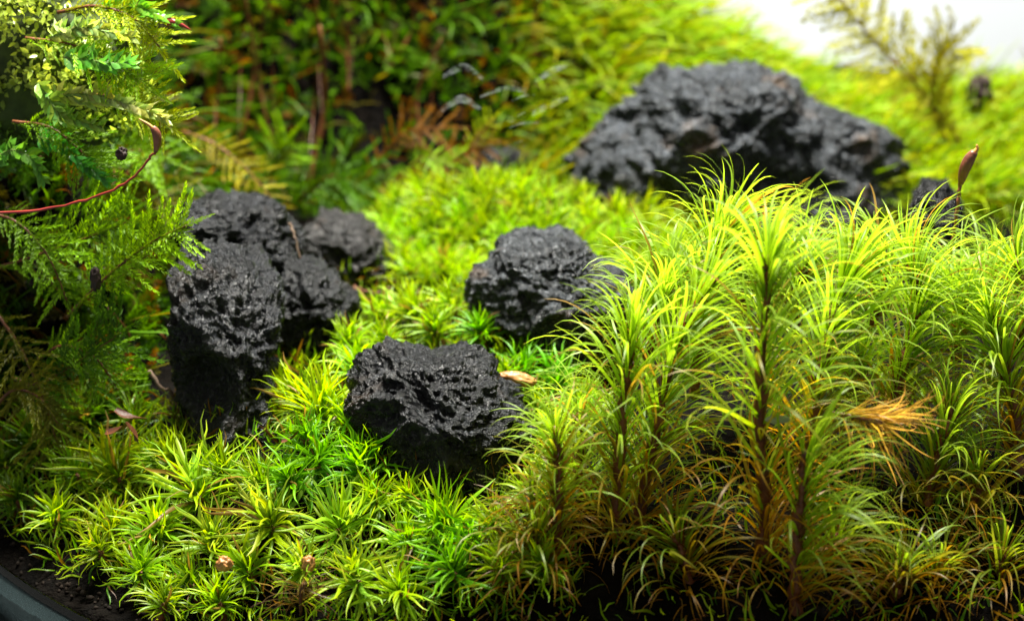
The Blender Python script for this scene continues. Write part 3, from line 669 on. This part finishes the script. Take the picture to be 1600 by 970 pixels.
bank_fronds(14, (850, 1420), (130, 230), (5.8, 6.6), ['yellow-green', 'bright green', 'green'], '{col} frond behind the big rock, lower row, {k} from left', (1.0, 1.7), .9, 340, (0.1, 1.0))
bank_fronds(12, (1380, 1600), (190, 300), (4.5, 7.5), ['olive', 'golden', 'yellow-green', 'green'], '{col} frond low at right of the big rock, {k} from left', (.8, 1.4), .7, 380, (-0.1, 0.7))
bank_fronds(14, (560, 900), (20, 120), (6.0, 7.2), ['green', 'bright green', 'dark green', 'yellow-green'], '{col} frond at the back above the dark hollow, {k} from left', (1.0, 1.8), .8, 420, (0.4, 2.2))
bank_fronds(22, (280, 620), (10, 190), (4.4, 6.0), ['dark green', 'green', 'dark green', 'olive', 'green', 'rust'], '{col} frond in the dark back thicket, {k} from the left', (.9, 1.5), .7, 460, (0.2, 2.6))
bank_fronds(28, (-20, 270), (320, 640), (-3.8, -1.6), ['green', 'green', 'olive', 'dark green'], '{col} frond on the bank below the red stalk, {k} from left', (.8, 1.4), .6, 500, (-0.9, 0.5), True)
bank_fronds(10, (180, 460), (170, 300), (1.5, 3.2), ['olive', 'dark green', 'golden'], '{col} frond behind the domed left rock, {k} from the left', (.8, 1.3), .6, 540, (-0.3, 1.2))

def bank_fill():
    rs = np.random.RandomState(8); J = Joined()
    def t(a, b, q): return (a > -60) & (a < 1660) & (b > -120) & (((q[:, 1] > 3.6)) | ((q[:, 0] < -4.6) & (q[:, 1] > -3.2)))
    for p in scatter(7500, t, rs):
        a_, b_ = proj(p)
        if 420 < a_ < 700 and 130 < b_ < 350 and rs.rand() < .6: continue
        nrm = normal_at(p[0], p[1]); d = norm(nrm*0.5+np.array([rs.normal()*.6, -0.5+rs.normal()*.4, 0.4+rs.normal()*.5])); l = rs.uniform(.3, .7)
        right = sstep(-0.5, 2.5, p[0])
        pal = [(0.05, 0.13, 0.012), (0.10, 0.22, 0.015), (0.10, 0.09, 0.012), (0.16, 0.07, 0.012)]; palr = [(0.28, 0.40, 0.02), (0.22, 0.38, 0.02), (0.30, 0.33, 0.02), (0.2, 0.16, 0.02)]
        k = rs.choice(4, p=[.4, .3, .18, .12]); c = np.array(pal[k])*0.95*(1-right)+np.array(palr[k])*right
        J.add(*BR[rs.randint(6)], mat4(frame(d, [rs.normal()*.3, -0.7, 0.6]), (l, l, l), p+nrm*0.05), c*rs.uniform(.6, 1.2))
    for p in scatter(9000, lambda a, b, q: t(a, b, q) & (rs.rand(len(a)) < np.where(q[:, 0] > -0.2, 1, .12)), rs):
        a_, b_ = proj(p)
        if 420 < a_ < 700 and 130 < b_ < 350 and rs.rand() < .6: continue
        nrm = normal_at(p[0], p[1]); d = norm(nrm*0.5+np.array([0.7+rs.normal()*.4, -0.5+rs.normal()*.4, 0.35+rs.normal()*.3])); l = rs.uniform(.35, 1.0)
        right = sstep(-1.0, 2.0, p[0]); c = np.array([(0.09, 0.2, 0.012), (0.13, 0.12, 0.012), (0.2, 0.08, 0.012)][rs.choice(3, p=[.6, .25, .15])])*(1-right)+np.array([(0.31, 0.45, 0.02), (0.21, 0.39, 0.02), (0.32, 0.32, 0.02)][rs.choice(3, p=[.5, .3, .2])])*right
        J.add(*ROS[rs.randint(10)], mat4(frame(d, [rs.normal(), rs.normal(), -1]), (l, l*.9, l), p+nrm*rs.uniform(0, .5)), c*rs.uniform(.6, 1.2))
    o = link('bank_moss', J.mesh('bank_moss', M_FROND)); o['kind'] = 'stuff'; o['label'] = 'dense feathery moss covering the bank at the back and left'; o['category'] = 'moss'
bank_fill()

# bare brown stalks standing in the back thicket
for k, (a, b, y, r) in enumerate([((330, 260), (345, 60), 4.6, .07), ((372, 240), (380, -20), 5.0, .09), ((432, 250), (420, -20), 5.2, .06), ((480, 300), (500, 40), 4.4, .12), ((505, 220), (490, -20), 5.4, .08),
                                  ((660, 240), (690, 60), 4.6, .07), ((600, 120), (640, -20), 6.0, .08), ((545, 150), (560, -20), 5.6, .06), ((840, 90), (850, -10), 6.0, .08), ((170, 600), (168, 480), -2.6, .05)]):
    p0, p1 = at(*a, y), at(*b, y); q = spline([p0, (p0+p1)/2+np.array([.25*math.sin(k*2.3), .2, 0]), p1], 12); V, F = tube(q-p0, np.linspace(r, r*.6, 12)*.36*(1+0.35*np.sin(np.arange(12)*2.1)), 7)
    lb = ['thin brown stalk rising behind the golden frond', 'brown stalk in the back thicket, near the upper left', 'slim stalk right of the brown one in the back thicket', 'thickest brown stalk behind the small rounded rock', 'stalk leaning beside the thickest one, reaching the top edge',
          'dark stalk slanting up left of the glass reflection marks', 'rusty stalk at the top edge above the dark hollow', 'thin stalk at the top edge, left of the rusty stalk', 'orange stalk at the top edge above the big rock left end', 'dark red stalk low beside the tall left rock'][k]
    tag(link('moss_stalk', quads_mesh('moss_stalk', V, F, M_STEM), loc=p0), lb, 'stalk', 'bare moss stalks')

# ------------------------------------------------------------------ round-leaved clump, upper left
def round_leaf():
    V = np.array([(0, 0, 0), (-.22, .25, .09), (-.25, .55, .10), (0, 1.0, -.06), (.25, .55, .10), (.22, .25, .09), (0, .5, 0)])
    F = np.array([(0, 6, 2, 1), (6, 3, 3, 2), (0, 5, 4, 6), (6, 4, 4, 3)]); F = np.array([(0, 6, 2, 1), (0, 5, 4, 6), (2, 6, 4, 3)])
    return V, F, np.ones((7, 3))*np.array([.8, .95, 1.05, 1.15, 1.05, .95, .85])[:, None]
RL = round_leaf(); RL_ME = quads_mesh('round_leaf', *RL[:2], M_ROUND, RL[2])
def round_shoot(path, label, size=0.24, n=22, col=(0.26, 0.45, 0.06), seed=0, wide=1.0):
    size *= 0.55; n = int(n*3)
    rs = np.random.RandomState(seed); P = spline([at(*p) for p in path], 24); base = P[0].copy(); T = norm_rows(np.gradient(P, axis=0))
    root = thing('leafy_moss_shoot', label, 'moss', base, 'round-leaved shoots'); V, F = tube(P-base, np.linspace(.025, .01, 24), 5); link('stem', quads_mesh('stem', V, F, M_GSTEM), root)
    for k in range(n):
        t = (k+.5)/n; i0 = min(int(t*23), 22); nf = norm([rs.normal()*.3, -.8, .6]); sd = norm(np.cross(nf, T[i0]))*(1 if k % 2 else -1)
        d = norm(T[i0]*(1.1+.6*t)+sd*.8*wide+nf*rs.normal()*.3); s = size*1.25*(1.05-.45*t)*rs.uniform(.8, 1.2)
        R3 = frame(np.cross(sd, d)+rs.normal(size=3)*.3+nf*1.2, d); R3 = np.stack([R3[:, 1], R3[:, 0], -R3[:, 2]], 1)
        link('leaf', RL_ME, root, bmat(mat4(R3, (s*.85, s*1.15, s), P[i0]-base+nf*.02)), color=np.array(col)*rs.uniform(.65, 1.3)*np.array([rs.uniform(.8, 1.3), 1, rs.uniform(.5, 1.6)]))
    return root
rd = round_shoot
rd([(60, 215, -3.0), (95, 225, -3.2), (130, 255, -3.4), (170, 285, -3.5)], 'dark green pointed leafy shoot hanging down right of the clump', .30, 26, (.06, .30, .03), 1, .8)
rd([(90, 150, -3.2), (150, 150, -3.4), (205, 165, -3.5), (262, 188, -3.5)], 'pale glossy leafy shoot pointing right from the clump', .30, 28, (.40, .50, .12), 2, .8)
rd([(160, 20, -2.8), (205, 12, -2.9), (240, 22, -3.0), (272, 36, -3.0)], 'leafy shoot with rolled bright tip at the top edge', .30, 22, (.18, .45, .03), 3, .6)
rd([(100, 90, -3.2), (140, 95, -3.3), (175, 100, -3.4), (205, 98, -3.4)], 'short leafy shoot with deep green end leaf', .30, 18, (.14, .42, .05), 4)
rd([(80, 60, -3.0), (120, 45, -3.1), (165, 50, -3.2), (210, 60, -3.2)], 'leafy shoot of wet round leaves in the middle of the clump', .28, 24, (.36, .50, .12), 5)
rd([(-10, 250, -3.0), (20, 235, -3.2), (50, 250, -3.4), (70, 285, -3.4)], 'leafy shoot at the left edge under the clump', .28, 20, (.12, .34, .03), 6)
rd([(60, 130, -3.2), (90, 175, -3.4), (110, 185, -3.4), (160, 200, -3.5)], 'leafy shoot with wet leaves in the lower clump', .28, 22, (.24, .46, .06), 7)
def clump():
    rs = np.random.RandomState(3); J = Joined(); c0 = at(70, 100, -1.8)
    for k in range(11000):
        d = norm(rs.normal(size=3)); 
        if d[1] > 0.35: continue
        p = c0+d*np.array([1.55, .9, 1.4])*rs.uniform(.74, 1.04)*(.92+.16*math.sin(5*d[0]+3*d[2])+.14*math.sin(9*d[2]-4*d[0]+1))*.92; s = rs.uniform(.06, .13); R3 = frame(d+rs.normal(size=3)*.5, rs.normal(size=3))
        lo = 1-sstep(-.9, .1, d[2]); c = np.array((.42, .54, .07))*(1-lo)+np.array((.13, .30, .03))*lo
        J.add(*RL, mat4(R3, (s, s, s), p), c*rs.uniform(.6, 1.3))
    root = thing('moss_clump', 'pale wet round-leaved moss clump bulging at the upper left corner', 'moss', c0-np.array([0, 0, 1.2]))
    o = link('foliage', J.mesh('foliage', M_ROUND), root); o.location = -Vector(c0-np.array([0, 0, 1.2]))*U; o['kind'] = 'stuff'
    S = ICO_V[:, :]*np.array([1.2, .65, 1.1]); S = S*(1+0.12*fbm(ICO_V*3, 2))[:, None]
    core = link('core', quads_mesh('core', S, ICO_F, simple('clump_litter', (.012, .02, .004), (.06, .09, .012), 4, .8)), root); core.location = Vector((0, 0, 1.2))*U
clump()

# ------------------------------------------------------------------ spore capsules
def lathe(path, rad, k=14):
    return tube(path, rad, k)
def sporophyte(seta, cap, beak, label, rs_=.022, rc=.09, mseta=M_SETA):
    S = spline([at(*p) for p in seta], 30); C = spline([at(*p) for p in cap], 16); B = spline([at(*p) for p in beak], 8); b = S[0]
    root = thing('spore_capsule', label, 'moss capsule', b, 'moss spore capsules on stalks')
    V, F = tube(S-b+RS.normal(size=S.shape)*.006, rs_*RS.uniform(.8, 1.25, 30), 8); link('seta', quads_mesh('seta', V, F, mseta), root)
    t = np.linspace(0, 1, 16); V, F = tube(C-b, rs_+(rc-rs_)*np.sin(math.pi*(0.04+0.84*t))**.8, 14); cp = link('capsule', quads_mesh('capsule', V, F, M_CAPS), root)
    V, F = tube(B-b, np.linspace(rc*.48, .008, 8), 10); link('beak', quads_mesh('beak', V, F, M_BEAK), cp)
sporophyte([(-30, 334, -4.4), (60, 328, -4.4), (130, 314, -4.4), (190, 290, -4.4), (228, 256, -4.4), (243, 236, -4.4)], [(243, 238, -4.4), (246, 222, -4.4), (244, 208, -4.4), (238, 199, -4.4)], [(239, 201, -4.4), (231, 194, -4.4), (217, 186, -4.4)],
           'dark curved spore capsule on a long red stalk at left', .014, .05)
sporophyte([(1478, 430, -3.6), (1490, 370, -3.6), (1496, 320, -3.6), (1501, 285, -3.6)], [(1501, 288, -3.6), (1506, 268, -3.6), (1514, 250, -3.6), (1523, 237, -3.6)], [(1522, 239, -3.6), (1527, 232, -3.6), (1526, 226, -3.6)],
           'upright brown spore capsule above the moss at right', .02, .068, M_CAPS)
V, F = tube(spline([at(262, 34, -3.0), at(278, 37, -3.0), at(298, 47, -3.0)], 10)-at(262, 34, -3.0), np.linspace(.06, .006, 10), 10)
tag(link('moss_bud', quads_mesh('moss_bud', V, F, M_SETA), loc=at(262, 34, -3.0)), 'small red pointed bud at the end of the top left shoot', 'moss bud')

# ------------------------------------------------------------------ litter
def lump(name, px, py, y, size, label, cat, m, seed=0, rot=0.0, rough=.18, group=None):
    c = at(px, py, y); V = ICO_SM*np.asarray(size); V = V*(1+rough*fbm(ICO_SM*2.2+seed, 3))[:, None]
    R = np.array([[math.cos(rot), 0, -math.sin(rot)], [0, 1, 0], [math.sin(rot), 0, math.cos(rot)]])
    return tag(link(name, quads_mesh(name, V@R.T, ICO_SF, m), loc=c), label, cat, group)
_bm = bmesh.new(); bmesh.ops.create_icosphere(_bm, subdivisions=4, radius=1.0)
ICO_SM = np.array([v.co[:] for v in _bm.verts]); ICO_SF = np.array([[l.index for l in f.verts] for f in _bm.faces]); _bm.free()
lump('seed_husk', 808, 592, -4.0, (.23, .09, .085), 'orange tan seed husk lying right of the front rock peak', 'seed', M_SEED, 1, -.2, .28)
lump('seed_husk', 350, 880, -6.6, (.09, .08, .08), 'cream and brown husk at the foot of the pale star rosettes', 'seed', M_SEED, 2, .3, .55)
lump('seed_husk', 482, 880, -6.7, (.075, .08, .09), 'small round brown husk above the dead brown tuft', 'seed', M_SEED, 3, 0, .55)
lump('seed_husk', 770, 722, -5.0, (.04, .03, .07), 'tiny pale husk stuck on the front rock lower right flank', 'seed', M_FLAKE, 4)
lump('leaf_flake', 1215, 655, -6.95, (.13, .015, .05), 'pale grey flake caught on the tallest shoot', 'flake', M_FLAKE, 5)
lump('soil_grain', 190, 240, -3.8, (.06, .05, .07), 'dark grain beside the left capsule', 'grain', M_GRAIN, 6, 0, .8)
lump('soil_grain', 149, 436, -4.0, (.06, .05, .14), 'black grain clinging to the bright left frond', 'grain', M_GRAIN, 7, 0, .5)
lump('dark_knob', 1530, 150, 6.8, (.2, .18, .32), 'dark shrivelled knob on a stalk against the white background', 'bud', M_GRAIN, 8, .2, .7)
V, F = tube(spline([at(1528, 165, 6.8), at(1535, 210, 6.8), at(1555, 270, 6.6)], 8)-at(1528, 165, 6.8), .05, 6)
tag(link('moss_stalk', quads_mesh('moss_stalk', V, F, M_STEM), loc=at(1528, 165, 6.8)), 'dark stalk carrying the shrivelled knob at right', 'stalk', 'bare moss stalks')
def twig(path, r, label, m=M_TWIG, name='twig'):
    Q = spline([at(*p) for p in path], 14); Q = Q+RS.normal(size=Q.shape)*r*.5; V, F = tube(Q-Q[0], np.linspace(r, r*.5, 14), 6)
    tag(link(name, quads_mesh(name, V, F, m), loc=Q[0]), label, 'twig', 'dry twigs')
twig([(232, 582, -3.6), (252, 605, -3.7), (272, 622, -3.7), (285, 650, -3.7)], .03, 'thin pale twig standing left of the tall left rock')
twig([(452, 350, -1.6), (462, 375, -1.7), (468, 402, -1.8)], .02, 'tan rootlet lying along the domed rock edge')
twig([(555, 450, .2), (580, 458, .1), (612, 452, .0)], .03, 'rusty twig below the small rounded rock', M_DEAD)
twig([(590, 625, -4.9), (608, 622, -5.0), (622, 630, -5.0)], .025, 'ochre rootlet on the front rock flank', M_SEED)
twig([(822, 690, -4.6), (826, 665, -4.6), (832, 640, -4.6)], .03, 'reddish twig upright right of the front rock', M_DEAD)
def crumbs():
    rs = np.random.RandomState(31); b_ = bmesh.new(); bmesh.ops.create_icosphere(b_, subdivisions=1, radius=1.0)
    v0 = np.array([v.co[:] for v in b_.verts]); f0 = np.array([[l.index for l in f.verts] for f in b_.faces]); b_.free(); Vs, Fs, n = [], [], 0
    P = []
    for (bx, by, rx, ry) in ROCK_BASE:
        for k in range(26):
            th = rs.uniform(-math.pi, 0); f = rs.uniform(.95, 1.3); P.append((bx+rx*f*math.cos(th), by+ry*f*math.sin(th), rs.uniform(.012, .05)))
    for k in range(900):
        th = rs.uniform(math.pi*.95, math.pi*1.6); r = RAD-abs(rs.normal())*.55-.08; P.append((CX+r*math.cos(th), CY+r*math.sin(th), rs.uniform(.008, .04)))
    for x, y, r in P:
        V = v0*(1+rs.normal(size=(len(v0), 1))*.25)*r*rs.uniform(.6, 1.4, 3)+np.array([x, y, float(height(x, y))+r*.5]); Vs.append(V); Fs.append(f0+n); n += len(V)
    o = link('soil_crumbs', quads_mesh('soil_crumbs', np.concatenate(Vs), np.concatenate(Fs), simple('soil_crumb', (.002, .0015, .001), (.014, .008, .004), 5, .8, .6, 20, .15), smooth=False)); o['kind'] = 'stuff'; o['label'] = 'dark soil crumbs along the glass edge and at the feet of the rocks'
crumbs()
def dead_leaf(px, py, y, L, ang, label, m=M_DEAD):
    V, F, T = blade(L, L*.3, 1.0, 8, .5, .4, .08, .9); c = at(px, py, y); d = np.array([math.cos(ang), -.2, math.sin(ang)])
    tag(link('dead_leaf', quads_mesh('dead_leaf', V@frame(d, [0, -.4, 1]).T, F, m, T), loc=c), label, 'dead leaf', 'brown dead leaves')
dead_leaf(165, 676, -4.7, .5, .1, 'red-brown dead leaf lying flat at the moss edge left of the tall rock')
dead_leaf(215, 690, -4.9, .42, 1.4, 'red-brown dead leaf standing upright among dark rosettes')
dead_leaf(180, 640, -4.5, .45, -.6, 'curled dark dead leaf left of the thin twig')
dead_leaf(310, 684, -4.5, .35, .1, 'small tan dead leaf at the foot of the tall left rock')
dead_leaf(560, 640, -5.0, .35, 0.2, 'brown dead leaf on the front rock left flank')
dead_leaf(440, 690, -5.4, .3, .2, 'tiny brown dead leaf in the light green rosettes')
def dead_tuft(px, py, y, n, L, dirs, label, col, seed, stem):
    rs = np.random.RandomState(seed); S = spline([at(*p) for p in stem], 10); b = S[0]; root = thing('dead_moss_tuft', label, 'dead moss', b, 'withered moss tufts')
    V, F = tube(S-b, np.linspace(.016, .03, 10), 6); link('stem', quads_mesh('stem', V, F, M_DEAD), root)
    for k in range(n):
        d0 = dirs[rs.randint(len(dirs))]; d = norm(np.array([d0[0], -.15, d0[1]])+rs.normal(size=3)*.26); p = S[rs.randint(3, 10)]; l = L*rs.uniform(.45, 1.25)
        link('leaf', FORK_ME[rs.randint(0, 8)], root, bmat(mat4(frame(d, rs.normal(size=3)), (l, l*.62, l), p-b)), color=np.array(col)*rs.uniform(.6, 1.3))
dead_tuft(1300, 640, -7.4, 110, .68, [(1, .34), (1, .22), (1, .28), (.6, -.75), (.5, -.85)], 'golden withered moss tuft lying sideways in the tall shoots at right', (.48, .30, .08), 1, [(1288, 642, -6.7), (1330, 650, -6.85), (1378, 660, -6.9)])
dead_tuft(470, 925, -7.0, 60, .5, [(1, .5), (-1, .3), (.1, .9), (-.4, -.3), (.6, -.2)], 'brown withered moss tuft in front between the pale rosettes', (.16, .10, .035), 2, [(470, 960, -7.0), (470, 930, -7.0), (475, 910, -7.0)])

# ------------------------------------------------------------------ thin strips standing in for reflections and scratches on the unbuilt front glass
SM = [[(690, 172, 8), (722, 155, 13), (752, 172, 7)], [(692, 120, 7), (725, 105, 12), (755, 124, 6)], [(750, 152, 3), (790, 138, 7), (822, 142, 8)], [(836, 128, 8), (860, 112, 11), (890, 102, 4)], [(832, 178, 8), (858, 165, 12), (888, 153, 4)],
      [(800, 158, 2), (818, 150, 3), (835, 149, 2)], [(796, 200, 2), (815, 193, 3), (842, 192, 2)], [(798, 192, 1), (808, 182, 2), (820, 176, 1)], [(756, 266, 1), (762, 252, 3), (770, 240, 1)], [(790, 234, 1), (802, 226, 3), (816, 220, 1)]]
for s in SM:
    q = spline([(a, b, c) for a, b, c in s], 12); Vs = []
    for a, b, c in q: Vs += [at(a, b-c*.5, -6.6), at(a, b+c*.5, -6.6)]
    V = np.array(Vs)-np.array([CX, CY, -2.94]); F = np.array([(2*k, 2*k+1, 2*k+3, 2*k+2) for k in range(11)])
    link('reflection_strip', quads_mesh('reflection_strip', V, F, M_REFLECT), BOWL)

# ------------------------------------------------------------------ labels of the rosettes: which one, told by the rocks around it
ZONES = [('at the dark left edge', lambda x, y: x < 260 and y < 745), ('just above the glass edge', lambda x, y: x < 345 and y >= 815), ('in front of the tall left rock', lambda x, y: x < 420 and y < 815),
         ('between tall left rock and front rock', lambda x, y: x < 640 and 600 < y < 720), ('left of the front rock foot', lambda x, y: x < 640 and 720 <= y < 812),
         ('near the brown withered tuft', lambda x, y: x < 600 and y >= 812), ('below the front rock', lambda x, y: x >= 600 and y > 740), ('between front rock and tall shoots', lambda x, y: x > 770 and y > 590),
         ('in the strip behind the front rock', lambda x, y: 470 < y <= 600), ('left of the centre rock top', lambda x, y: 415 < y <= 470), ('right of the round cushion', lambda x, y: x > 945),
         ('on the crest of the round cushion', lambda x, y: y < 322), ('on the upper round cushion', lambda x, y: y < 352), ('midway on the round cushion', lambda x, y: y < 382), ('low on the round cushion', lambda x, y: True)]
zm = {}
for r in ALL_ROS:
    for k, (ph, f) in enumerate(ZONES):
        if f(r[1], r[2]): zm.setdefault(k, []).append(r); break
for k, rows in zm.items():
    rows.sort(key=lambda r: r[1])
    for i, (o, px, py, rp, c) in enumerate(rows):
        size = 'large ' if rp > 95 else ''
        o['label'] = f"{size}{c} rosette {ZONES[k][0]}, {ORD[i]} from left" if len(rows) > 1 else f"{size}{c} moss rosette {ZONES[k][0]}"
        o['group'] = 'star-shaped moss rosettes'
        del o['_c']
